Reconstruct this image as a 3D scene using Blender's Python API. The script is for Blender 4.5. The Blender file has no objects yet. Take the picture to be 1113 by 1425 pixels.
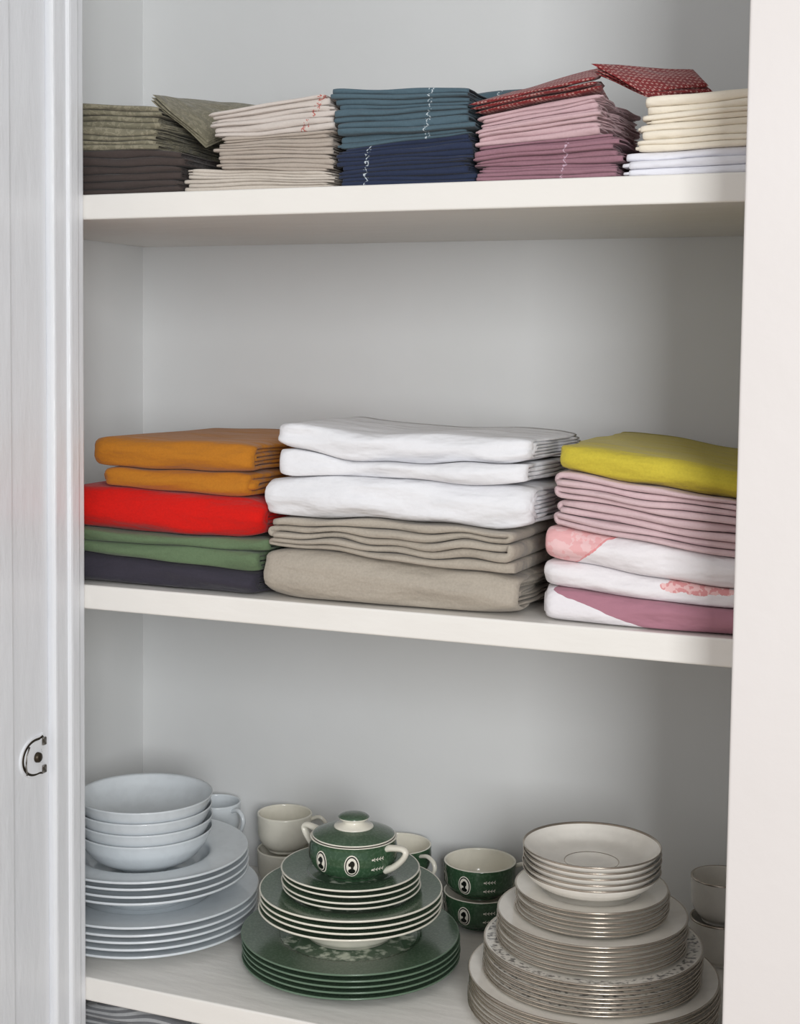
import bpy, bmesh, random
import numpy as np
from math import *
from mathutils import Vector, Matrix
random.seed(7)
scn=bpy.context.scene
scn.view_settings.view_transform='Standard'
scn.view_settings.look='None'
COL=bpy.context.collection
Z1,Z2,Z3=0.4532,0.0,-0.4735
TH=0.0287; D=0.42; XL=-0.187; XR=0.95

def srgb(r,g,b):
    f=lambda c:(c/255/12.92) if c/255<=.04045 else ((c/255+.055)/1.055)**2.4
    return (f(r),f(g),f(b),1)
# ---------------- materials ----------------
def newmat(name):
    m=bpy.data.materials.new(name); m.use_nodes=True
    nt=m.node_tree; b=nt.nodes["Principled BSDF"]
    return m,nt,b
def N(nt,t,**k):
    n=nt.nodes.new(t)
    for a,v in k.items(): setattr(n,a,v)
    return n
def paint(name,col,col2=None,rough=.45,bump=.15,scale=30,streak=None):
    m,nt,b=newmat(name)
    tc=N(nt,"ShaderNodeNewGeometry")
    n=N(nt,"ShaderNodeTexNoise"); n.inputs["Scale"].default_value=6; n.inputs["Detail"].default_value=4
    nt.links.new(tc.outputs["Position"],n.inputs["Vector"])
    mx=N(nt,"ShaderNodeMix",data_type='RGBA'); mx.inputs[6].default_value=col; mx.inputs[7].default_value=col2 or tuple(c*.93 for c in col[:3])+(1,)
    nt.links.new(n.outputs["Fac"],mx.inputs[0]); nt.links.new(mx.outputs[2],b.inputs["Base Color"])
    b.inputs["Roughness"].default_value=rough
    n2=N(nt,"ShaderNodeTexNoise"); n2.inputs["Scale"].default_value=scale; n2.inputs["Detail"].default_value=5
    src=tc.outputs["Position"]
    if streak:
        mp=N(nt,"ShaderNodeMapping"); mp.inputs["Scale"].default_value=streak; nt.links.new(src,mp.inputs["Vector"]); src=mp.outputs[0]
    nt.links.new(src,n2.inputs["Vector"])
    bp=N(nt,"ShaderNodeBump"); bp.inputs["Strength"].default_value=bump; bp.inputs["Distance"].default_value=.004
    nt.links.new(n2.outputs["Fac"],bp.inputs["Height"]); nt.links.new(bp.outputs[0],b.inputs["Normal"])
    return m
def cloth(name,col,col2=None,weave=.25,marks=None,pattern=None,wr=.85):
    m,nt,b=newmat(name)
    L=nt.links.new
    g=N(nt,"ShaderNodeNewGeometry"); P=g.outputs["Position"]
    n=N(nt,"ShaderNodeTexNoise"); n.inputs["Scale"].default_value=420; n.inputs["Detail"].default_value=2
    L(P,n.inputs["Vector"])
    mx=N(nt,"ShaderNodeMix",data_type='RGBA'); mx.inputs[6].default_value=tuple(c*(1-weave*.5) for c in col[:3])+(1,); mx.inputs[7].default_value=tuple(min(1,c*(1+weave*.5)) for c in col[:3])+(1,)
    L(n.outputs["Fac"],mx.inputs[0]); out=mx.outputs[2]
    sep=N(nt,"ShaderNodeSeparateXYZ"); L(P,sep.inputs[0])
    def math_(op,a,b_=None,c=None):
        k=N(nt,"ShaderNodeMath",operation=op)
        for i,v in enumerate((a,b_,c)):
            if v is None: continue
            if isinstance(v,(int,float)): k.inputs[i].default_value=v
            else: L(v,k.inputs[i])
        return k.outputs[0]
    def mixc(fac,colr):
        nonlocal out
        k=N(nt,"ShaderNodeMix",data_type='RGBA'); L(fac,k.inputs[0]); L(out,k.inputs[6]); k.inputs[7].default_value=colr; out=k.outputs[2]
    def noise(scale,detail=2,vec=None):
        k=N(nt,"ShaderNodeTexNoise"); k.inputs["Scale"].default_value=scale; k.inputs["Detail"].default_value=detail; L(vec or P,k.inputs["Vector"]); return k.outputs["Fac"]
    if marks:
        for (xc,w,mc,thr,slant) in marks:
            xs=math_('ADD',math_('SUBTRACT',sep.outputs[0],xc),math_('MULTIPLY',math_('SUBTRACT',sep.outputs[2],.5),slant))
            d=math_('ABSOLUTE',xs)
            inx=math_('LESS_THAN',d,w)
            nz=math_('GREATER_THAN',noise(360,1),thr)
            s=math_('SINE',math_('MULTIPLY',sep.outputs[2],700.0))
            dd=math_('ABSOLUTE',math_('SUBTRACT',xs,math_('MULTIPLY',s,w*.6)))
            sq=math_('LESS_THAN',dd,w*.2)
            gate=math_('GREATER_THAN',noise(200,1),.46)
            f=math_('MAXIMUM',math_('MULTIPLY',inx,nz),math_('MULTIPLY',sq,gate))
            mixc(math_('MULTIPLY',f,.85),mc)
    if pattern=="dots":
        v=N(nt,"ShaderNodeTexVoronoi"); v.inputs["Scale"].default_value=240; v.inputs["Randomness"].default_value=.2
        L(P,v.inputs["Vector"])
        mixc(math_('LESS_THAN',v.outputs["Distance"],.36),col2)
    if pattern=="leaf":
        f=math_('GREATER_THAN',noise(150,3),.56); f2=math_('LESS_THAN',math_('ABSOLUTE',math_('SUBTRACT',noise(60,3),.5)),.02)
        mixc(math_('MULTIPLY',math_('MAXIMUM',f,f2),.42),col2)
    if pattern=="stripe":
        w=math_('SINE',math_('MULTIPLY',math_('ADD',sep.outputs[2],math_('MULTIPLY',noise(6,1),.05)),1100.0))
        mixc(math_('MULTIPLY',math_('GREATER_THAN',w,.0),.8),col2)
    if pattern=="bloomA":
        t=math_('ADD',math_('SUBTRACT',.607,sep.outputs[0]),math_('MULTIPLY',math_('SUBTRACT',noise(40,3),.5),.03))
        t=math_('ADD',t,math_('MULTIPLY',math_('SUBTRACT',sep.outputs[2],.078),1.5))
        f=math_('MULTIPLY',math_('GREATER_THAN',t,0),1.0)
        mixc(math_('MULTIPLY',f,.9),srgb(232,188,188))
        e=math_('MULTIPLY',f,math_('MULTIPLY',math_('GREATER_THAN',noise(70,5),.5),1.0)); mixc(math_('MULTIPLY',e,.3),srgb(222,120,122))
        e=math_('MULTIPLY',f,math_('LESS_THAN',t,.004)); mixc(math_('MULTIPLY',e,.5),srgb(215,100,103))
    if pattern=="bloomB":
        dx=math_('DIVIDE',math_('SUBTRACT',sep.outputs[0],.712),.036)
        dz=math_('DIVIDE',math_('SUBTRACT',sep.outputs[2],.047),.010)
        r=math_('ADD',math_('ADD',math_('MULTIPLY',dx,dx),math_('MULTIPLY',dz,dz)),math_('MULTIPLY',math_('SUBTRACT',noise(90,4),.5),2.2))
        f=math_('LESS_THAN',r,.9); mixc(math_('MULTIPLY',f,.8),srgb(214,122,122))
        e=math_('MULTIPLY',f,math_('GREATER_THAN',noise(150,3),.5)); mixc(math_('MULTIPLY',e,.7),srgb(238,205,203))
    if pattern=="bloomC":
        t=math_('SUBTRACT',math_('ADD',sep.outputs[2],math_('MULTIPLY',math_('SUBTRACT',sep.outputs[0],.57),.32)),.030)
        t=math_('ADD',t,math_('MULTIPLY',math_('SUBTRACT',noise(45,2),.5),.006))
        f=math_('MULTIPLY',math_('GREATER_THAN',t,0),math_('GREATER_THAN',sep.outputs[0],.563)); mixc(f,srgb(170,120,134))
    L(out,b.inputs["Base Color"])
    b.inputs["Roughness"].default_value=.88
    b.inputs["Specular IOR Level"].default_value=.2
    b.inputs["Sheen Weight"].default_value=.12
    mp=N(nt,"ShaderNodeMapping"); mp.inputs["Scale"].default_value=(.5,1,1.2); L(P,mp.inputs["Vector"])
    b1=N(nt,"ShaderNodeBump"); b1.inputs["Strength"].default_value=wr; b1.inputs["Distance"].default_value=.010; L(noise(30,3,mp.outputs[0]),b1.inputs["Height"])
    b2=N(nt,"ShaderNodeBump"); b2.inputs["Strength"].default_value=.3; b2.inputs["Distance"].default_value=.0006; L(n.outputs["Fac"],b2.inputs["Height"]); L(b1.outputs[0],b2.inputs["Normal"])
    L(b2.outputs[0],b.inputs["Normal"])
    return m
def ceramic(name,col,rough=.12,noisecol=None,nscale=60,thr=.5,metal=0):
    m,nt,b=newmat(name); L=nt.links.new
    tc=N(nt,"ShaderNodeTexCoord")
    n=N(nt,"ShaderNodeTexNoise"); n.inputs["Scale"].default_value=nscale; n.inputs["Detail"].default_value=4; L(tc.outputs["Object"],n.inputs["Vector"])
    mx=N(nt,"ShaderNodeMix",data_type='RGBA'); mx.inputs[6].default_value=col; mx.inputs[7].default_value=noisecol or tuple(c*.96 for c in col[:3])+(1,)
    cr=N(nt,"ShaderNodeMapRange"); cr.inputs[1].default_value=thr-.04; cr.inputs[2].default_value=thr+.1
    L(n.outputs["Fac"],cr.inputs[0]); L(cr.outputs[0],mx.inputs[0]); L(mx.outputs[2],b.inputs["Base Color"])
    b.inputs["Roughness"].default_value=rough; b.inputs["Metallic"].default_value=metal
    return m
M={}
M["wall"]=paint("wall_paint",srgb(227,228,228),srgb(221,222,221),rough=.6,bump=.3,scale=14)
M["shelf"]=paint("shelf_paint",srgb(239,236,231),srgb(229,226,220),rough=.4,bump=.35,scale=40,streak=(.3,1,1))
M["trimL"]=paint("trim_gloss_paint",srgb(234,236,239),srgb(226,228,232),rough=.3,bump=.5,scale=40,streak=(1,1,.25))
M["trimR"]=paint("trim_warm_paint",srgb(224,219,217),srgb(218,213,210),rough=.45,bump=.12,scale=50)
M["pw"]=ceramic("pale_white_china",srgb(220,226,230))
M["cw"]=ceramic("cream_china",srgb(236,232,224))
M["silver"]=ceramic("silver_band",srgb(190,180,168),rough=.25,metal=.85)
M["deco"]=ceramic("grey_scroll_band",srgb(232,228,220),noisecol=srgb(120,118,116),nscale=170,thr=.52)
M["green"]=ceramic("green_transferware",srgb(74,95,76),noisecol=srgb(88,108,89),nscale=320,thr=.5,rough=.15)
M["greene"]=ceramic("green_edge_glaze",srgb(100,122,102),rough=.15)
M["greend"]=ceramic("green_glaze",srgb(54,82,58),noisecol=srgb(70,96,73),nscale=260,thr=.52)
M["gcen"]=ceramic("green_centre_print",srgb(206,212,196),noisecol=srgb(76,98,78),nscale=70,thr=.38)
M["ivory"]=ceramic("ivory_glaze",srgb(232,228,214))
M["black"]=ceramic("black_silhouette",srgb(22,26,22))
M["screw"]=ceramic("aged_brass",srgb(70,62,52),rough=.4,metal=.8)
M["steel"]=ceramic("worn_steel",srgb(150,146,140),rough=.35,metal=.9,noisecol=srgb(90,84,78),nscale=200)

# ---------------- helpers ----------------
def meta(o,label=None,cat=None,group=None,kind=None):
    if label:o["label"]=label
    if cat:o["category"]=cat
    if group:o["group"]=group
    if kind:o["kind"]=kind
def finish(name,verts,faces,mats,fm=None,loc=(0,0,0),smooth=True,parent=None,label=None,cat=None,group=None,kind=None):
    me=bpy.data.meshes.new(name)
    me.from_pydata([tuple(v) for v in verts],[],faces)
    for m in mats: me.materials.append(m)
    if fm is not None: me.polygons.foreach_set("material_index",fm)
    if smooth: me.polygons.foreach_set("use_smooth",[True]*len(me.polygons))
    me.update()
    o=bpy.data.objects.new(name,me); COL.objects.link(o); o.location=loc
    meta(o,label,cat,group,kind)
    if parent: o.parent=parent
    return o
def box(name,x0,x1,y0,y1,z0,z1,mat,bev=.002,parent=None,**kw):
    bm=bmesh.new(); bmesh.ops.create_cube(bm,size=1)
    c=Vector(((x0+x1)/2,(y0+y1)/2,(z0+z1)/2))
    for v in bm.verts: v.co=Vector((v.co.x*(x1-x0),v.co.y*(y1-y0),v.co.z*(z1-z0)))
    if bev: bmesh.ops.bevel(bm,geom=bm.edges[:],offset=bev,segments=3,affect='EDGES',profile=.5)
    me=bpy.data.meshes.new(name); bm.to_mesh(me); bm.free(); me.materials.append(mat)
    o=bpy.data.objects.new(name,me); COL.objects.link(o); o.location=c
    if parent: o.parent=parent
    meta(o,**kw); return o
def lathe(prof,segs=96):
    V=[];F=[];FM=[];idx=[]
    for (r,z,m) in prof:
        if r<1e-6: idx.append([len(V)]); V.append((0,0,z))
        else:
            idx.append(list(range(len(V),len(V)+segs)))
            for i in range(segs):
                a=2*pi*i/segs; V.append((r*cos(a),r*sin(a),z))
    for k in range(len(prof)-1):
        A,B=idx[k],idx[k+1]; m=prof[k][2]
        for i in range(segs):
            j=(i+1)%segs
            if len(A)==1: F.append((A[0],B[j],B[i]))
            elif len(B)==1: F.append((A[i],A[j],B[0]))
            else: F.append((A[i],A[j],B[j],B[i]))
            FM.append(m)
    return V,F,FM
def smoothcurve(pts,n=6):
    P=[np.array(p[:2]) for p in pts]; out=[]
    for i in range(len(P)-1):
        p0=P[max(i-1,0)];p1=P[i];p2=P[i+1];p3=P[min(i+2,len(P)-1)]
        for k in range(n):
            t=k/n
            out.append(.5*((2*p1)+(-p0+p2)*t+(2*p0-5*p1+4*p2-p3)*t*t+(-p0+3*p1-3*p2+p3)*t**3))
    out.append(P[-1]); return out
def plate_profile(R,h,th,foot,wellr,style,mt=(0,0,0,0),band=.0012,ring=None,rimband=None):
    topm,edgem,underm,wellm=mt[:4]
    fz=foot+th
    if style=="flat":
        top=[(0,fz),(wellr*.85,fz),(wellr,fz+.001),(wellr*1.08,fz+(h-fz)*.45),(R*.97,h-.0006),(R,h)]
    elif style=="soup":
        top=[(0,fz),(wellr*.7,fz),(wellr*.88,fz+.003),(wellr,fz+(h-fz)*.45),(wellr*1.1,fz+(h-fz)*.82),(R*.9,h-.0025),(R,h)]
    else:
        top=[(0,fz),(wellr*.6,fz+.0005),(wellr,fz+.004),(R*.74,fz+(h-fz)*.3),(R*.9,fz+(h-fz)*.62),(R*.975,fz+(h-fz)*.88),(R,h)]
    T=smoothcurve(top,7)
    T=[(max(0,a),b) for a,b in T]
    T=[t for t in T if t[0]<R-band*2.2]+[(R-band*2,float(np.interp(R-band*2,[t[0] for t in T],[t[1] for t in T]))),(R-band,float(np.interp(R-band,[t[0] for t in T],[t[1] for t in T]))),(R,h)]
    if ring:
        zi=lambda q: float(np.interp(q,[t[0] for t in T],[t[1] for t in T]))
        T=sorted(T+[(ring,zi(ring)),(ring+.0006,zi(ring+.0006)+.0004),(ring+.0012,zi(ring+.0012))],key=lambda t:t[0])
    pr=[]
    for a,b in T:
        m=topm if a>wellr*1.02 else wellm
        if ring and ring-1e-6<=a<ring+.0011: m=edgem
        if rimband and rimband[0]<a/R<rimband[1]: m=4
        if a>R-band*2.05: m=edgem
        pr.append((a,b,m))
    pr[-1]=(R,h,edgem)
    pr.append((R+th*.25,h-th*.4,edgem)); pr.append((R-.0003,h-th*.9,underm))
    U=[(a,b-th) for a,b in T if a<R*.985 and a>wellr*.8][::-1]
    for a,b in U: pr.append((a,b,underm))
    pr+= [(wellr*.79,0.0004,underm),(wellr*.76,0,underm),(wellr*.73,.0006,underm),(wellr*.71,foot,underm),(0,foot,underm)]
    return pr
def mesh_from(name,V,F,FM,mats):
    me=bpy.data.meshes.new(name); me.from_pydata(V,[],F)
    for m in mats: me.materials.append(m)
    me.polygons.foreach_set("material_index",FM); me.polygons.foreach_set("use_smooth",[True]*len(F)); me.update()
    bm=bmesh.new(); bm.from_mesh(me); bmesh.ops.recalc_face_normals(bm,faces=bm.faces); bm.to_mesh(me); bm.free()
    return me
def pile(name,me,x,y,zs,label,cat,group,jit=.0012):
    for z in zs:
        o=bpy.data.objects.new(name,me); COL.objects.link(o)
        o.location=(x+random.uniform(-jit,jit),y+random.uniform(-jit,jit),z)
        o.rotation_euler=(0,0,random.uniform(0,6.28))
        meta(o,label,cat,group)
def tube(path,rad,segs=12,flat=1.0):
    P=[Vector(p) for p in path]; V=[];F=[]
    for i,p in enumerate(P):
        t=(P[min(i+1,len(P)-1)]-P[max(i-1,0)]).normalized()
        side=Vector((0,1,0)); n=t.cross(side).normalized()
        r=rad[i] if isinstance(rad,(list,tuple)) else rad
        for k in range(segs):
            a=2*pi*k/segs; V.append(tuple(p+n*(r*cos(a))+side*(r*flat*sin(a))))
    for i in range(len(P)-1):
        for k in range(segs):
            F.append((i*segs+k,i*segs+(k+1)%segs,(i+1)*segs+(k+1)%segs,(i+1)*segs+k))
    F.append(tuple(range(segs))[::-1]); F.append(tuple(range((len(P)-1)*segs,len(P)*segs)))
    return V,F
def curve3(pts,n=8):
    P=[np.array(p,float) for p in pts]; out=[]
    for i in range(len(P)-1):
        p0=P[max(i-1,0)];p1=P[i];p2=P[i+1];p3=P[min(i+2,len(P)-1)]
        for k in range(n):
            t=k/n; out.append(.5*((2*p1)+(-p0+p2)*t+(2*p0-5*p1+4*p2-p3)*t*t+(-p0+3*p1-3*p2+p3)*t**3))
    out.append(P[-1]); return out

# ---------------- setting ----------------
def S(name,*a,**k): return box(name,*a,kind="structure",**k)
ZB,ZT=-1.45,1.15
S("wall_back",XL-.05,XR+.05,D,D+.03,ZB,ZT,M["wall"],bev=0)
S("wall_left",XL-.03,XL,-.001,D,ZB,ZT,M["wall"],bev=0)
S("wall_right",XR,XR+.03,-.001,D,ZB,ZT,M["wall"],bev=0)
S("ceiling",XL-.05,XR+.05,0,D+.03,ZT,ZT+.03,M["wall"],bev=0)
S("floor",-2.5,3.5,-4.0,D+.03,ZB-.03,ZB,paint("floor_boards",srgb(170,150,130),rough=.4),bev=0)
S("trim_1",-.30,0.0,-.060,0.0,ZB,ZT,M["trimL"],bev=.004)
S("trim_2",-.30,-.009,-.132,-.060,ZB,ZT,M["trimL"],bev=.003)
S("trim_3",-.30,-.001,-.175,-.132,ZB,ZT,M["trimL"],bev=.005)
S("trim_4",-.30,.004,-.036,-.014,ZB,ZT,M["trimL"],bev=.005)
S("trim_5",.772,1.35,-.13,-.0005,ZB,ZT,M["trimR"],bev=.0025)
for i,(z,lab) in enumerate([(Z1,"white painted wooden shelf holding folded napkins"),(Z2,"white painted wooden shelf holding folded tablecloths"),(Z3,"white painted wooden shelf holding stacked dishes"),(-.70,"white painted wooden shelf holding a grey blanket")]):
    box("shelf",XL+.0005,XR-.0005,0.0005,D-.0005,z-TH,z,M["shelf"],bev=.0022,label=lab,cat="shelf",group="painted cupboard shelves")

# ---------------- strike plate on left jamb ----------------
def strike():
    X=-.009
    e=bpy.data.objects.new("strike_plate",None); COL.objects.link(e); e.location=(X,-.088,-.184); e.empty_display_size=.02
    meta(e,"worn white-painted metal strike plate on the door jamb","strike plate")
    n=40; outl=[]
    for i in range(n+1):
        a=pi/2+pi*i/n; q=.0235
        outl.append((q*cos(a)*1.2,q*sin(a)))
    outl+= [(.008,-.0235),(.014,-.0250),(.0165,-.022),(.0150,-.012),(.009,-.010),(.012,-.004),(.012,.004),(.009,.010),(.0150,.012),(.0165,.022),(.014,.0250),(.008,.0235)]
    for nm,s,t0,t1,mat in (("plate",1.0,0,.0022,M["trimL"]),("rim",.90,.0022,.0028,M["screw"]),("inset",.80,.0022,.0038,M["trimL"])):
        V=[];k=len(outl)
        for (a,b) in outl: V.append((t0,a*s,b*s))
        for (a,b) in outl: V.append((t1,a*s*.97,b*s*.97))
        F=[tuple(range(k,2*k))]+[(i,(i+1)%k,(i+1)%k+k,i+k) for i in range(k)]
        finish(nm,V,F,[mat],smooth=False,parent=e,label="dark worn metal edge" if nm=="rim" else None)
    V,F,FM=lathe([(0,.0052,0),(.0035,.005,0),(.0055,.0035,0),(.006,0,0)],24)
    V=[(z+.0036,x,y) for x,y,z in V]
    finish("screw",V,F,[M["screw"]],parent=e,label="dark round screw head")
    for s in(-1,1):
        box("bracket",.0036,.0062,.0085,.0150,s*.016-.0045,s*.016+.0045,M["steel"],bev=.0009,parent=e,label="bare worn steel bracket")
    V,F=tube([(-.020,0,-.016),(-.022,0,-.006),(-.021,0,.006),(-.015,0,.015)],.0009,8)
    V=[(.0042+y,x*.95,z) for x,y,z in V]
    finish("catch",V,F,[M["steel"]],parent=e)
strike()

# ---------------- cloth stacks ----------------
def wavef(seed,amp):
    rg=random.Random(seed)
    ks=[(rg.uniform(8,16),rg.uniform(-6,6),rg.uniform(0,6.28),.5),(rg.uniform(22,36),rg.uniform(-14,14),rg.uniform(0,6.28),.3),(rg.uniform(50,85),rg.uniform(-25,25),rg.uniform(0,6.28),.2)]
    def f(x,y):
        return amp*sum(w*np.sin(kx*x+ky*y+p) for kx,ky,p,w in ks)
    return f
def folded(name,mat,xl,xr,yf,depth,b0,b1,bulges=(1,),nest=3,seed=0,rc=.006,label="",group=None,xs=40,endj=.003,tf=.93,cat="folded cloth",e=.85,pinch=.16,warp=.06,ya=.0028,pw=.028,serp=0,cr=.0016):
    rg=random.Random(seed)
    xm=(xl+xr)/2; hn=float(b1(xm,yf)-b0(xm,yf))
    V=[];F=[]
    W=xr-xl
    yw=wavef(seed+55,ya); wp=wavef(seed+77,warp)
    if serp:
        # serpentine folding: loops at both ends, layered edges facing front
        n=serp; lh=hn/n; t=lh*.90
        cl=[];lay=[]
        ends=[(xl+rg.uniform(0,.010),xr-rg.uniform(0,.014)) for _ in range(n)]
        for i in range(n):
            zc=(i+.5)*lh
            ltr=(i%2==1)
            xa,xb=ends[i]
            xa+=lh*.5; xb-=lh*.5
            xsn=np.linspace(xa,xb,34)
            if not ltr: xsn=xsn[::-1]
            for x in xsn:
                cl.append((x,zc)); lay.append(i)
            if i<n-1:
                xe=xsn[-1]; xn=(ends[i+1][1]-lh*.5) if ltr else (ends[i+1][0]+lh*.5)
                sgn=1 if ltr else -1
                for k in range(1,9):
                    a=-pi/2+pi*k/9
                    cl.append((xe+(xn-xe)*k/9+sgn*lh*.62*cos(a),zc+lh/2+lh/2*sin(a)))
                    lay.append(i+.5)
        cl=np.array(cl)
        tg=np.gradient(cl,axis=0); tg/=np.linalg.norm(tg,axis=1)[:,None]+1e-12
        nr=np.stack([-tg[:,1],tg[:,0]],1); lay=np.array(lay); m=len(cl)
        ys=[0,.10*t,.28*t,.6*t]+list(np.linspace(1.2*t,depth,14)); thf=[.10,.6,.87,.98]+[1]*14
        for yi,yy in enumerate(ys):
            o=np.concatenate([cl+nr*t/2*thf[yi],(cl-nr*t/2*thf[yi])[::-1]]); ll=np.concatenate([lay,lay[::-1]])
            x=o[:,0]; v=np.clip(o[:,1]/hn,0,1)
            kf=max(0,1-yy/depth)
            y=yf+yy+(.0038*np.sin(x*26+ll*2.3+seed)+.0020*np.sin(x*61+ll*4.1)+yw(x,0*x+ll*.05))*kf
            dl=np.minimum(x-xl,xr-x); s=np.clip(1-dl/rc,0,1); y=y+rc*.7*(1-np.sqrt(1-s*s))*kf
            v=v+wp(x,0*x+y)*np.sin(pi*v)
            pp=pinch*np.clip(1-dl/pw,0,1)**2
            v=.45+(v-.45)*(1-pp)
            v=v*.985+.007
            z0=b0(x,y);z1=b1(x,y); z=z0+(z1-z0)*v
            V+=list(zip(x,y,z))
        K=2*m
        for i in range(len(ys)-1):
            for q in range(K):
                a=i*K+q;b_=i*K+(q+1)%K; F.append((a,a+K,b_+K,b_))
        for i,rev in((0,False),(len(ys)-1,True)):
            for q in range(m-1):
                a=i*K+q; f=(a,a+1,i*K+K-2-q,i*K+K-1-q); F.append(f if not rev else f[::-1])
        V=np.array(V); org=np.array([(xl+xr)/2,yf+depth/2,V[:,2].min()])
        return finish(name,V-org,F,[mat],loc=tuple(org),label=label,cat=cat,group=group)
    tot=sum(bulges); v0=0
    ui_=np.linspace(0,1,xs); ui_=.5-.5*np.cos(pi*ui_)
    for b in bulges:
        hb=b/tot*hn; mid=(v0+b/2)/tot*hn; v0+=b
        t=hb/2/nest*tf
        e1=[0,.12*t/W,.35*t/W,.8*t/W]; mids=[q for q in ui_ if 1.6*t/W<q<1-1.6*t/W]
        u=np.array(e1+mids+[1-q for q in e1[::-1]])
        thf=[.12,.62,.88,1]+[1]*len(mids)+[1,.88,.62,.12]
        yoff=rg.uniform(-.002,.002)
        sh=rg.uniform(-endj,endj)*.6
        for j in range(nest):
            Hc=hb/2-(j+.5)*(hb/2/nest)
            yc=yf+yoff+e*hb/2
            cl=[];nrm=[]
            dd=depth-rg.uniform(0,.004)
            for yy in np.linspace(yf+dd,yc,12)[:-1]: cl.append((yy,mid-Hc)); nrm.append((0,-1))
            na=11
            for k in range(na):
                a=-pi/2+pi*k/(na-1)
                cl.append((yc-e*Hc*cos(a),mid+Hc*sin(a))); nrm.append((-cos(a),sin(a)))
            for yy in np.linspace(yc,yf+dd,12)[1:]: cl.append((yy,mid+Hc)); nrm.append((0,1))
            cl=np.array(cl);nrm=np.array(nrm); m=len(cl)
            ex0=rg.uniform(-endj,endj)*.4+j*.0008+sh; ex1=rg.uniform(-endj,endj)*.6-j*.0012+sh
            ph=rg.uniform(0,6.28); base=len(V)
            x0=xl+ex0;x1=xr+ex1
            for ui,uu in enumerate(u):
                th=t/2*thf[ui]
                o=np.concatenate([cl+nrm*th,(cl-nrm*th)[::-1]])
                x=x0+(x1-x0)*uu
                endw=abs(2*uu-1)**6*(1 if uu>.5 else -1)
                xx=x+endw*(.0030*np.sin(o[:,0]*38+ph)+.0018*np.sin(o[:,0]*90+ph*2))
                dl=min(x-x0,x1-x); off=0
                if dl<rc: s=1-dl/rc; off=rc*.8*(1-sqrt(max(0,1-s*s)))
                k=1-(o[:,0]-yf)/depth
                zz=o[:,1]
                crease=cr*(np.sin(zz*210+x*23+seed)+.6*np.sin(-zz*330+x*47+seed*2))
                y=o[:,0]+off*np.clip(k,0,1)+(yw(x,0*o[:,0]+seed)+crease)*np.clip(k*1.5,0,1)
                v=np.clip(o[:,1]/hn,0,1)
                v=v+wp(x,o[:,0])*np.sin(pi*v)
                if dl<pw:
                    pp=pinch*(1-dl/pw)**2
                    v=.45+(v-.45)*(1-pp)
                v=v*.985+.007
                z0=b0(xx,y);z1=b1(xx,y)
                z=z0+(z1-z0)*v
                V+=list(zip(xx,y,z))
            K=2*m
            for i in range(len(u)-1):
                for q in range(K):
                    a=base+i*K+q;b_=base+i*K+(q+1)%K
                    F.append((a,b_,b_+K,a+K))
            for i,rev in((0,False),(len(u)-1,True)):
                for q in range(m-1):
                    a=base+i*K+q; f=(a,a+1,base+i*K+K-2-q,base+i*K+K-1-q)
                    F.append(f[::-1] if not rev else f)
    V=np.array(V); org=np.array([(xl+xr)/2,yf+depth/2,V[:,2].min()])
    return finish(name,V-org,F,[mat],loc=tuple(org),label=label,cat=cat,group=group)
def stack(base,xref,bounds,items,seed,depth,group,ysl=0):
    fs=[]
    for i,bd in enumerate(bounds):
        zl,zr,am=bd[:3]; bow=bd[3] if len(bd)>3 else 0
        w=wavef(seed*31+i,am)
        sl=ysl*(zl-base)/(bounds[0][0]-base)
        def f(x,y,zl=zl,zr=zr,w=w,sl=sl,bow=bow):
            u=(x-xref[0])/(xref[1]-xref[0])
            return zl+(zr-zl)*u+w(x,y)+sl*np.asarray(y)-bow*4*u*(1-u)
        fs.append(f)
    for i,it in enumerate(items):
        folded(b0=fs[i+1],b1=fs[i],depth=depth,seed=seed*100+i,group=group,**it)
C={}
C["orange"]=cloth("mustard_linen",srgb(182,116,34))
C["red"]=cloth("red_linen",srgb(208,22,14))
C["green"]=cloth("green_linen",srgb(98,118,88))
C["plum"]=cloth("dark_plum_linen",srgb(57,54,64))
C["white"]=cloth("white_linen",srgb(230,230,233),weave=.04)
C["taupe"]=cloth("natural_linen",srgb(172,163,150),weave=.3)
C["yellow"]=cloth("yellow_linen",srgb(197,180,62))
C["blush"]=cloth("blush_linen",srgb(206,180,183),weave=.15)
C["pA"]=cloth("flower_print_linen",srgb(230,226,228),weave=.05,pattern="bloomA")
C["pB"]=cloth("petal_print_linen",srgb(230,226,228),weave=.05,pattern="bloomB")
C["pC"]=cloth("mauve_print_linen",srgb(230,226,229),weave=.05,pattern="bloomC")
C["olive"]=cloth("olive_print_cotton",srgb(126,121,102),srgb(166,159,138),pattern="leaf")
C["brown"]=cloth("dark_brown_cotton",srgb(72,63,60))
C["ecru"]=cloth("ecru_marked_linen",srgb(204,195,188),marks=[(.264,.0045,srgb(178,84,74),.60,-.6)],weave=.12)
C["beige"]=cloth("beige_linen",srgb(176,165,154),weave=.2)
C["oat"]=cloth("oat_linen",srgb(200,191,180),weave=.2)
C["teal"]=cloth("teal_stitched_linen",srgb(80,101,112),marks=[(.416,.003,srgb(205,215,220),.62,-.1)])
C["navy"]=cloth("navy_stitched_linen",srgb(43,52,76),marks=[(.350,.003,srgb(205,215,220),.62,-.1)])
C["pink"]=cloth("pink_linen",srgb(200,170,174),weave=.15)
C["mauve"]=cloth("mauve_stitched_linen",srgb(150,112,123),marks=[(.570,.0025,srgb(205,180,195),.62,-.1)])
C["dots"]=cloth("red_dotted_cotton",srgb(134,44,46),srgb(196,150,142),pattern="dots")
C["cream"]=cloth("cream_linen",srgb(234,225,208),weave=.06)
C["bwhite"]=cloth("bright_white_linen",srgb(228,228,235),weave=.04)
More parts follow.
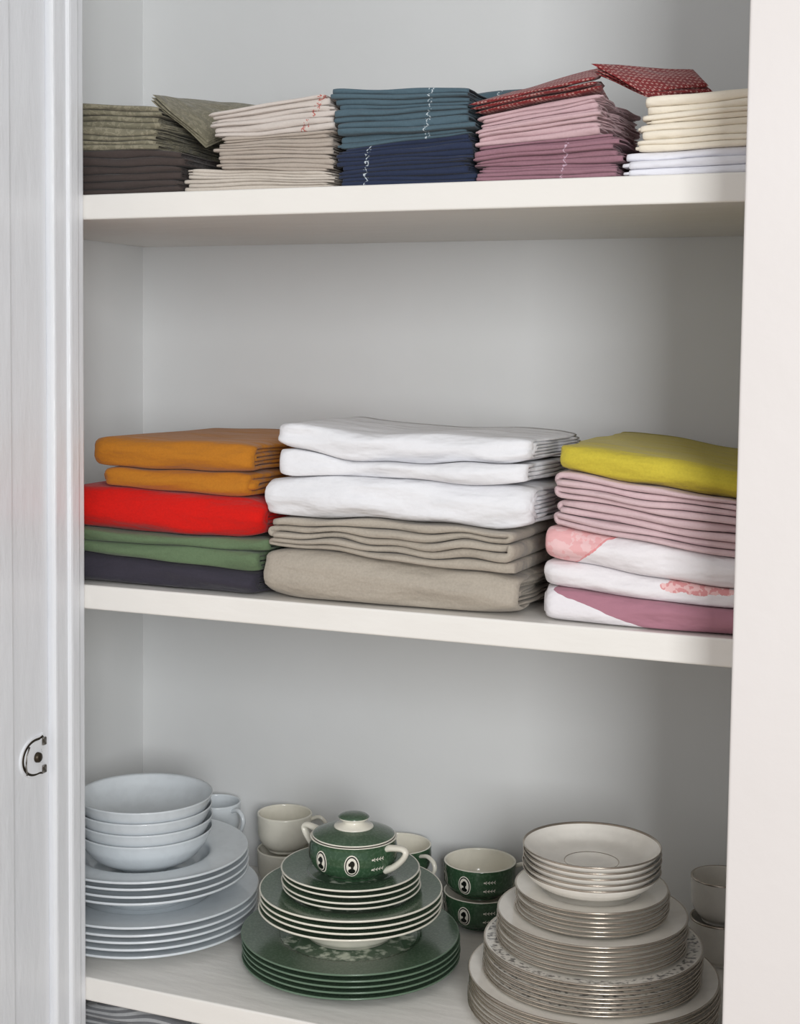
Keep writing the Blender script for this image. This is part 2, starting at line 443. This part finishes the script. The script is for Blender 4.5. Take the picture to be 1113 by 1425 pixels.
C["grey"]=cloth("grey_striped_wool",srgb(170,172,174),srgb(96,98,102),pattern="stripe")

G1="folded tablecloths in the colourful pile"
T="folded_tablecloth"
cc="tablecloth"
stack(Z2,(-.011,.215),[(.173,.169,.003,-.003),(.136,.138,.003),(.114,.108,.003),(.064,.066,.002,.003),(.050,.052,.002),(.036,.028,.002),(.001,.001,0)],[
 dict(name=T,mat=C["orange"],xl=-.005,xr=.204,yf=.020,nest=3,label="mustard orange linen tablecloth folded on top of the pile",cat=cc,rc=.010),
 dict(name=T,mat=C["orange"],xl=.004,xr=.204,yf=.022,nest=2,label="second mustard orange linen tablecloth folded above the red one",cat=cc,rc=.010),
 dict(name=T,mat=C["red"],xl=-.06,xr=.219,yf=.014,nest=4,label="bright red folded tablecloth under the mustard ones",cat=cc,rc=.012,pinch=.3,pw=.04),
 dict(name=T,mat=C["green"],xl=-.06,xr=.226,yf=.015,nest=2,label="muted green folded tablecloth beneath the red one",cat=cc,rc=.010),
 dict(name=T,mat=C["green"],xl=-.06,xr=.224,yf=.012,nest=2,label="muted green folded tablecloth above the dark one",cat=cc,rc=.010),
 dict(name=T,mat=C["plum"],xl=-.06,xr=.219,yf=.014,nest=3,label="dark plum folded tablecloth lying on the shelf",cat=cc,rc=.010)],
 3,.26,G1)
G2="folded tablecloths in the white and linen pile"
stack(Z2,(.227,.533),[(.202,.190,.004,.008),(.170,.163,.006,.007),(.141,.140,.005,.003),(.094,.090,.006),(.056,.046,.004,-.001),(.001,.001,0)],[
 dict(name=T,mat=C["white"],xl=.240,xr=.533,yf=.018,nest=3,rc=.014,label="crisp white folded tablecloth on top of the pile",cat=cc,pinch=.22,ya=.005,cr=.0022),
 dict(name=T,mat=C["white"],xl=.241,xr=.529,yf=.014,nest=2,rc=.014,label="crisp white folded tablecloth in the middle of the pile",cat=cc,pinch=.2,ya=.005,cr=.0022),
 dict(name=T,mat=C["white"],xl=.227,xr=.537,yf=.008,nest=4,rc=.016,label="thick white folded tablecloth resting on natural linen",cat=cc,pinch=.26,ya=.006,pw=.045,cr=.0024),
 dict(name=T,mat=C["taupe"],xl=.228,xr=.530,yf=.010,serp=5,rc=.018,label="natural taupe linen tablecloth loosely folded in layers",cat=cc,warp=.20,ya=.004,pinch=.12),
 dict(name=T,mat=C["taupe"],xl=.228,xr=.524,yf=.007,nest=5,rc=.014,label="thick natural taupe linen tablecloth lying on the shelf",cat=cc,pinch=.22,ya=.005,pw=.045,cr=.0022)],
 4,.20,G2)
G3="folded tablecloths in the yellow and pink pile"
stack(Z2,(.556,.747),[(.187,.163,.003),(.158,.135,.004),(.126,.110,.004),(.099,.078,.003,.002),(.062,.047,.003,.002),(.036,.025,.002,.001),(.001,.001,0)],[
 dict(name=T,mat=C["yellow"],xl=.564,xr=.82,yf=.018,nest=3,label="yellow folded tablecloth on top of the pile",cat=cc,rc=.012),
 dict(name=T,mat=C["blush"],xl=.560,xr=.82,yf=.014,serp=4,label="blush pink tablecloth folded under the yellow one",cat=cc,warp=.14,rc=.012,pinch=.12),
 dict(name=T,mat=C["blush"],xl=.559,xr=.82,yf=.016,serp=4,label="blush pink tablecloth folded above printed cloths",cat=cc,warp=.14,rc=.012,pinch=.12),
 dict(name=T,mat=C["pA"],xl=.556,xr=.82,yf=.016,nest=3,label="white tablecloth with large pale red flower print, folded",cat=cc,rc=.014),
 dict(name=T,mat=C["pB"],xl=.552,xr=.82,yf=.015,nest=3,label="white tablecloth with small red petal print, folded",cat=cc,rc=.014),
 dict(name=T,mat=C["pC"],xl=.548,xr=.82,yf=.010,nest=3,label="white tablecloth with mauve print lying on the shelf",cat=cc,rc=.014)],
 5,.28,G3)
def napstack(xref,ztop,secs,seed,depth,group,ysl=0,am=.0026):
    bounds=[(ztop[0],ztop[1],am)]; items=[]
    zl,zr=ztop; rg=random.Random(seed)
    for (n,bl,br,mat,xl,xr,bg,lab) in secs:
        cut=[rg.uniform(.75,1.25) for _ in range(n)]; cs=np.cumsum(cut)/sum(cut)
        for i in range(n):
            k=cs[i]; floor_=(br<Z1+.004 and i==n-1)
            bounds.append((zl+(bl-zl)*k,zr+(br-zr)*k,0 if floor_ else am*(.5 if br<Z1+.004 and i>=n-2 else 1)))
            items.append(dict(name="folded_napkin",mat=mat,xl=xl+rg.uniform(-.004,.004),xr=xr+rg.uniform(-.005,.003),yf=.014+rg.uniform(-.005,.005),bulges=bg,nest=2,rc=.005,label=lab,cat="napkin",xs=28,warp=.15,endj=.004,pw=.015,pinch=.12,cr=.0010))
        zl,zr=bl,br
    stack(Z1,xref,bounds,items,seed,depth,group,ysl=ysl)
b=Z1+.0008
napstack((-.013,.085),(.558,.550),[(4,.506,.500,C["olive"],-.09,.088,(1,1),"olive patterned napkin folded in the pile"),(3,b,b,C["brown"],-.09,.124,(1,1),"dark brown napkin folded beneath olive ones")],11,.25,"olive and brown napkins")
napstack((.165,.305),(.540,.555),[(3,.514,.516,C["ecru"],.163,.304,(1,1),"ecru linen napkin with small red lettering, folded"),(5,.478,.470,C["beige"],.168,.308,(1,1),"beige linen napkin folded in the pile"),(2,b,b,C["oat"],.128,.309,(1,1,1),"oat linen napkin lying at the pile bottom")],12,.17,"beige and ecru napkins")
napstack((.311,.465),(.557,.551),[(5,.497,.504,C["teal"],.313,.463,(1,1),"teal linen napkin with white stitched mark, folded"),(5,b,b,C["navy"],.314,.467,(1,1),"navy linen napkin with white stitched mark, folded")],13,.17,"teal and navy napkins",am=.003)
napstack((.472,.598),(.519,.538),[(4,.490,.498,C["pink"],.475,.603,(1,1),"soft pink linen napkin folded in the pile"),(5,b,b,C["mauve"],.474,.622,(1,1),"mauve linen napkin with pale stitched mark, folded")],14,.17,"pink and mauve napkins")
napstack((.644,.747),(.534,.535),[(4,.476,.480,C["cream"],.647,.80,(1,1),"cream linen napkin folded in the pile"),(3,b,b,C["bwhite"],.634,.80,(1,),"white linen napkin folded beneath the cream ones")],15,.17,"cream and white napkins",am=.0018)
stack(Z1,(.34,.475),[(.575,.585,.002,-.006),(.53,.53,.001),(.49,.49,.001),(b,b,0)],[
 dict(name=T,mat=C["teal"],xl=.33,xr=.475,yf=.215,nest=4,label="dark teal folded cloth stored behind the napkins",cat=cc)]*3,21,.17,"teal cloths behind the napkins")
def drape(name,mat,P,th,n,label,seed,cat="napkin",group=None,zb=None,amp=.0035):
    """P corners FL,FR,BR,BL of the top surface; n layers down to th below, or to corner heights zb"""
    P=[np.array(p,float) for p in P]; w=wavef(seed,amp); V=[];F=[]; G=20
    ZBm=zb or [p[2]-th for p in P]
    for l in range(n):
        rg=random.Random(seed+l); dx,dy=rg.uniform(-.004,.004),rg.uniform(-.004,.004)
        us=np.linspace(0,1,G); us=us+.35*np.sin(2*pi*us)/(2*pi)*-1; grid={}
        for side in(0,1):
            for i,u in enumerate(us):
                for j,v in enumerate(us):
                    wt=[(1-u)*(1-v),u*(1-v),u*v,(1-u)*v]
                    p=sum(a*q for a,q in zip(wt,P)); zbm=sum(a*q for a,q in zip(wt,ZBm))
                    hh=(p[2]-zbm)/n
                    ed=min(u,v,1-u,1-v)*G*.7
                    rr=hh*.47*(sqrt(max(0,1-(1-min(ed,1))**2))*.95+.05)
                    z=p[2]-(l+.5)*hh+(rr if side==0 else -rr)+w(p[0]*2,p[1]*2)
                    bend=.003*sin(7*u+l+seed)
                    grid[(side,i,j)]=len(V); V.append((p[0]+dx,p[1]+dy+bend,z))
        for side in(0,1):
            for i in range(G-1):
                for j in range(G-1):
                    f=(grid[side,i,j],grid[side,i+1,j],grid[side,i+1,j+1],grid[side,i,j+1]); F.append(f if side==0 else f[::-1])
        loop=[(i,0) for i in range(G)]+[(G-1,j) for j in range(1,G)]+[(i,G-1) for i in range(G-2,-1,-1)]+[(0,j) for j in range(G-2,0,-1)]
        for k in range(len(loop)):
            a=loop[k];c=loop[(k+1)%len(loop)]
            F.append((grid[(0,)+a],grid[(1,)+a],grid[(1,)+c],grid[(0,)+c]))
    V=np.array(V); org=V.mean(0); org[2]=V[:,2].min()
    return finish(name,V-org,F,[mat],loc=tuple(org),label=label,cat=cat,group=group)
drape("folded_napkin",C["dots"],[(.470,.010,.534),(.604,.008,.553),(.584,.115,.584),(.478,.115,.562)],.012,3,"red dotted napkin resting on the pink pile",31,group="red dotted napkins",zb=[.5235,.5425,.5430,.528],amp=.0010)
drape("folded_napkin",C["dots"],[(.586,.052,.5765),(.642,.045,.5425),(.692,.13,.562),(.664,.20,.592)],.009,4,"red dotted napkin folded askew on top",32,group="red dotted napkins",amp=.0014,zb=[.5640,.5365,.5385,.5480])
drape("folded_napkin",C["olive"],[(.078,.016,.567),(.128,.055,.516),(.146,.20,.578),(.038,.18,.588)],.009,3,"olive napkin draped over the pile edge",33,group="olive and brown napkins",amp=.0020,zb=[.557,.506,.560,.568])

stack(-.70,(-.05,.14),[(-.530,-.534,.002,-.014),(-.60,-.60,.001),(-.699,-.699,0)],[
 dict(name="folded_blanket",mat=C["grey"],xl=-.12,xr=.15,yf=.03,bulges=(1,1,1,1),nest=2,rc=.03,label="grey striped folded blanket under the dish shelf",cat="blanket")]*2,41,.3,"grey striped blankets")

# ---------------- dishes ----------------
def mk(name,prof,mats,segs=96):
    V,F,FM=lathe(prof,segs); return mesh_from(name,V,F,FM,mats)
pw=[M["pw"]]*4
ax,ay=-.0245,.168
big=mk("plate_big",plate_profile(.1465,.018,.0035,.003,.085,"flat"),pw)
soup=mk("plate_soup",plate_profile(.1330,.036,.0035,.003,.080,"soup"),pw)
bowl=mk("bowl",plate_profile(.0870,.056,.0035,.004,.040,"bowl"),pw)
pile("dinner_plate",big,ax,ay,[Z3+.0003+.009*i for i in range(5)],"large pale white dinner plate stacked on the shelf","plate","pale white dinner plates")
za=Z3+.036+.0068
pile("soup_plate",soup,ax+.001,ay,[za+.009*i for i in range(4)],"pale white rimmed soup plate stacked on dinner plates","plate","pale white soup plates")
zb=za+.027+.0068
pile("bowl",bowl,ax-.001,ay,[zb+.0145*i for i in range(4)],"pale white round bowl stacked on soup plates","bowl","pale white bowls",jit=.0008)
bx,by=.268,.172
gmb=[M["green"],M["greene"],M["greend"],M["gcen"]]
gm2=[M["green"],M["ivory"],M["ivory"],M["gcen"]]
big=mk("green_plate_big",plate_profile(.1335,.0125,.003,.0028,.085,"flat",(0,1,2,3),band=.0005),gmb)
soup=mk("green_soup",plate_profile(.112,.038,.003,.003,.066,"soup",(0,1,2,3),band=.0006),gm2)
flat=mk("green_flat",plate_profile(.112,.014,.003,.0028,.072,"flat",(0,1,2,3),band=.0006),gm2)
small=mk("green_small",plate_profile(.0848,.012,.0028,.0025,.052,"flat",(0,1,2,3),band=.0006),gm2)
pile("dinner_plate",big,bx,by,[Z3+.0003+.0070*i for i in range(5)],"green transfer-printed dinner plate stacked on the shelf","plate","green dinner plates")
z=Z3+.028+.0063
pile("soup_plate",soup,bx-.001,by,[z],"green-rimmed ivory soup plate on green dinner plates","plate",None)
z=z+.038-.014+.0075
pile("salad_plate",flat,bx-.001,by,[z+.0075*i for i in range(3)],"green transfer-printed salad plate with ivory edge","plate","green salad plates")
z=z+.015+.0062
pile("side_plate",small,bx-.001,by,[z+.0072*i for i in range(4)],"small green transfer-printed side plate with ivory edge","plate","green side plates")
zs=z+.0216+.0055
def decorated(rf,cams,scrolls,V,F,FM,zc,hh):
    def ell(ang,zc,ru,rv,cu,cv,mat,off,n=20,rot=0):
        base=len(V); rings=3
        def pt(u,v):
            zz=zc+cv+v; r=rf(zz)+off; a=ang+(cu+u)/r; return (r*cos(a),r*sin(a),zz)
        V.append(pt(0,0))
        for q in range(1,rings+1):
            for k in range(n):
                a=2*pi*k/n; u=ru*cos(a)*q/rings; v=rv*sin(a)*q/rings
                V.append(pt(u*cos(rot)-v*sin(rot),u*sin(rot)+v*cos(rot)))
        for k in range(n): F.append((base,base+1+k,base+1+(k+1)%n)); FM.append(mat)
        for q in range(rings-1):
            for k in range(n):
                a=base+1+q*n+k;b_=base+1+q*n+(k+1)%n
                F.append((a,a+n,b_+n,b_)); FM.append(mat)
    for a in cams:
        ell(a,zc,.0094*hh,.0135*hh,0,0,1,.0004)
        ell(a,zc,.0082*hh,.0121*hh,0,0,3,.0007)
        ell(a,zc,.0068*hh,.0105*hh,0,0,1,.0010)
        ell(a,zc,.0032*hh,.0040*hh,.0005,.0030*hh,3,.0013)
        ell(a,zc,.0014*hh,.0022*hh,-.0028*hh,.0022*hh,3,.0013)
        ell(a,zc,.0044*hh,.0032*hh,0,-.0056*hh,3,.0013)
        ell(a,zc,.0016*hh,.0040*hh,.0006*hh,-.001*hh,3,.0013)
    for a in scrolls:
        for s in(-1,1):
            ell(a,zc,.0085*hh,.0004,0,s*.0062*hh,1,.0005)
            for k in(-1,0,1,2):
                ell(a,zc,.0018*hh,.0004,k*.0042*hh-.002,s*.0062*hh+.0011,1,.0006,rot=.7)
                ell(a,zc,.0018*hh,.0004,k*.0042*hh-.002,s*.0062*hh-.0011,1,.0006,rot=-.7)
            ell(a,zc,.0012*hh,.0012*hh,-.0085*hh,s*.0062*hh,1,.0006)
def cupbody(R,h,rfoot,th,cams=(),scr=(),edge=None,shape=None):
    pts=shape or [(rfoot,.0),(rfoot*1.02,.003),(R*.80,h*.16),(R*.95,h*.38),(R*.985,h*.7),(R,h)]
    C1=smoothcurve(pts,6); zz=[c[1] for c in C1]; rr=[c[0] for c in C1]
    rf=lambda z: float(np.interp(z,zz,rr))
    pr=[(0,.0022,1),(rfoot*.8,.002,1),(rfoot*.9,0,1)]
    for r,z_ in C1: pr.append((r,z_,0 if not(z_>h-.0025 and edge is not None) else 4))
    pr[-1]=(C1[-1][0],h,1 if edge is None else 4)
    pr.append((R-th*.5,h+.0008,1 if edge is None else 4)); pr.append((R-th,h,2))
    for r,z_ in C1[::-1][1:]:
        if z_>.006 and r-th>0: pr.append((r-th,z_,2))
    pr.append((rfoot*.9,.006,2)); pr.append((0,.0055,2))
    V,F,FM=lathe(pr,72)
    if cams or scr: decorated(rf,cams,scr,V,F,FM,h*.56,h/.047)
    return V,F,FM
def part(name,V,F,FM,mats,parent,label=None):
    me=mesh_from(name,V,F,FM,mats); o=bpy.data.objects.new(name,me); COL.objects.link(o); o.parent=parent
    if label:o["label"]=label
    return o
def empty(name,loc,rot,label,cat,group=None):
    e=bpy.data.objects.new(name,None); COL.objects.link(e); e.location=loc; e.rotation_euler=(0,0,rot); e.empty_display_size=.03
    meta(e,label,cat,group); return e
cm=[M["greend"],M["ivory"],M["ivory"],M["black"]]
r=radians
def sugar(loc):
    e=empty("sugar_bowl",loc,0,"green and ivory lidded sugar bowl with cameo silhouettes","sugar bowl")
    R,h=.0532,.046
    sh=[(.034,0),(.036,.003),(.047,.009),(.0525,.019),(.0535,.032),(.0522,.042),(.0532,.046)]
    V,F,FM=cupbody(R,h,.034,.003,cams=[r(-68),r(-112),r(-158),r(110),r(60)],scr=[r(-32),r(150),r(20)],shape=sh)
    part("body",V,F,FM,cm,e)
    lid=[(0,.0592,0),(.010,.0588,0),(.022,.0575,0),(.036,.0545,0),(.046,.0510,0),(.0500,.0490,1),(.0510,.0478,1),(.048,.0470,1),(0,.0470,1)]
    V,F,FM=lathe(lid,72); L=part("lid",V,F,FM,[M["green"],M["ivory"]],e,label="domed green lid")
    kn=[(0,.0735,0),(.010,.0732,0),(.0165,.0715,0),(.0190,.0695,1),(.0180,.0675,1),(.0125,.0655,1),(.0135,.0625,1),(.0235,.0592,1),(.0245,.0575,1),(.020,.0560,1),(0,.056,1)]
    V,F,FM=lathe(kn,48); part("knob",V,F,FM,[M["green"],M["ivory"]],L,label="round knob with ivory collar")
    for a in(r(-14),r(166)):
        path=curve3([(.0500,0,.040),(.060,0,.0425),(.074,0,.0440),(.0790,0,.040),(.074,0,.031),(.062,0,.020),(.0495,0,.013)],7)
        n=len(path); rad=[.0046-.0012*sin(pi*i/(n-1)) for i in range(n)]
        V,F=tube(path,rad,12,1.3)
        V=[(x*cos(a)-y*sin(a),x*sin(a)+y*cos(a),z_) for x,y,z_ in V]
        part("handle",V,F,[0]*len(F),[M["ivory"]],e,label="angular ivory handle")
sugar((.272,by-.004,zs))
def cup(name,loc,rot,R,h,rfoot,mats,label,group,cams=(),scr=(),edge=None,hr=.0026,hx=.026,cat="cup",shape=None):
    e=empty(name,loc,rot,label,cat,group)
    V,F,FM=cupbody(R,h,rfoot,.0025,cams=cams,scr=scr,edge=edge,shape=shape)
    part("body",V,F,FM,mats,e)
    path=curve3([(R*.97,0,h*.86),(R+hx*.5,0,h*.93),(R+hx*.95,0,h*.80),(R+hx,0,h*.58),(R+hx*.6,0,h*.32),(R*.90,0,h*.26)],7)
    V,F=tube(path,hr,12,1.3); part("handle",V,F,[0]*len(F),[mats[1]],e)
    return e
for k in range(2):
    cup("teacup",(.373,.350,Z3+.0003+.0405*k),r(20),.0475,.044,.027,cm,"green cameo teacup with ivory handle, stacked","green teacups",cams=[r(-116),r(-165),r(60),r(120)],scr=[r(-74),r(30)])
    cup("teacup",(.250,.366,Z3+.0003+.0405*k),r(-25),.045,.044,.027,cm,"green cameo teacup with ivory handle, stacked","green teacups",cams=[r(-75),r(-120),r(60),r(120)],scr=[r(-25)])
    cup("teacup",(-.034,.373,Z3+.0003+.052*k),r(-20),.034,.052,.019,[M["pw"]]*4,"plain white teacup stacked behind the plates","white teacups",hx=.022)
    cup("teacup",(.076,.370,Z3+.0003+.051*k),r(15),.0385,.052,.023,[M["ivory"]]*4,"plain white teacup stacked behind the plates","white teacups",hx=.02)
    cup("teacup",(.686,.360,Z3+.0003+.052*k),r(40),.038,.055,.024,[M["cw"]]*4+[M["silver"]],"cream teacup with thin silver rim","silver-rimmed teacups",edge=4)
cx,cy=.579,.150
sm=[M["cw"],M["silver"],M["cw"],M["cw"],M["deco"]]
p1=mk("silver_dinner",plate_profile(.1410,.0165,.0026,.002,.092,"flat",(0,1,2,3),band=.0008),sm)
p2=mk("silver_lunch",plate_profile(.1230,.0140,.0025,.002,.080,"flat",(0,1,2,3),band=.0008,rimband=(.84,.95)),sm)
p3=mk("silver_salad",plate_profile(.1070,.0130,.0025,.002,.070,"flat",(0,1,2,3),band=.0008),sm)
p4=mk("silver_side",plate_profile(.0860,.0120,.0025,.002,.054,"flat",(0,1,2,3),band=.0008),sm)
p5=mk("silver_saucer",plate_profile(.0775,.0280,.0025,.002,.034,"bowl",(0,1,2,3),band=.0007,ring=.0300),sm)
z=Z3+.0003
pile("dinner_plate",p1,cx+.001,cy,[z+.0051*i for i in range(8)],"large cream dinner plate with thin silver rim","plate","silver-rimmed dinner plates")
z+=.0357+.0048
pile("luncheon_plate",p2,cx-.001,cy,[z+.0048*i for i in range(8)],"cream plate with grey scroll band and silver rim","plate","scroll-banded luncheon plates")
z+=.0336+.0048
pile("salad_plate",p3,cx-.002,cy,[z+.0050*i for i in range(7)],"medium cream plate with thin silver rim","plate","silver-rimmed salad plates")
z+=.030+.0048
pile("side_plate",p4,cx-.003,cy,[z+.0050*i for i in range(6)],"small cream plate with thin silver rim","plate","silver-rimmed side plates")
z+=.025+.0048
pile("saucer",p5,cx-.004,cy,[z+.0066*i for i in range(5)],"cream shallow bowl with silver rim and ring","saucer","silver-rimmed saucers",jit=.0006)

# ---------------- lights ----------------
def area(name,loc,target,size,size_y,power,col):
    l=bpy.data.lights.new(name,"AREA"); l.shape='RECTANGLE'; l.size=size; l.size_y=size_y; l.energy=power; l.color=col
    o=bpy.data.objects.new(name,l); COL.objects.link(o); o.location=loc
    o.rotation_euler=(Vector(target)-Vector(loc)).to_track_quat('-Z','Y').to_euler(); return o
area("window_light",(2.0,-2.7,.6),(.1,.2,-.05),.8,1.3,64,(.975,.988,1.0))
area("room_light",(-1.4,-2.6,.9),(.5,.2,0),1.4,1.6,8,(1.0,.95,.88))
w=bpy.data.worlds.new("world"); scn.world=w; w.use_nodes=True
w.node_tree.nodes["Background"].inputs[0].default_value=(.99,.985,.99,1); w.node_tree.nodes["Background"].inputs[1].default_value=.54

# ---------------- camera ----------------
yaw,pt,ro=.39104,.06899,.01155
fw=Vector((-sin(yaw)*cos(pt),cos(yaw)*cos(pt),-sin(pt)))
rr=Vector((cos(yaw),sin(yaw),0)); uu=rr.cross(fw)
R=rr*cos(ro)+uu*sin(ro); U=uu*cos(ro)-rr*sin(ro)
cd=bpy.data.cameras.new("camera"); cam=bpy.data.objects.new("camera",cd); COL.objects.link(cam)
mt=Matrix((R,U,-fw)).transposed().to_4x4(); mt.translation=Vector((.99015,-1.4431,.27915)); cam.matrix_world=mt
cd.sensor_fit='HORIZONTAL'; cd.sensor_width=36; cd.lens=2048.877/1113*36
cd.shift_x=.0014; cd.shift_y=-.0757; cd.clip_start=.01
scn.camera=cam
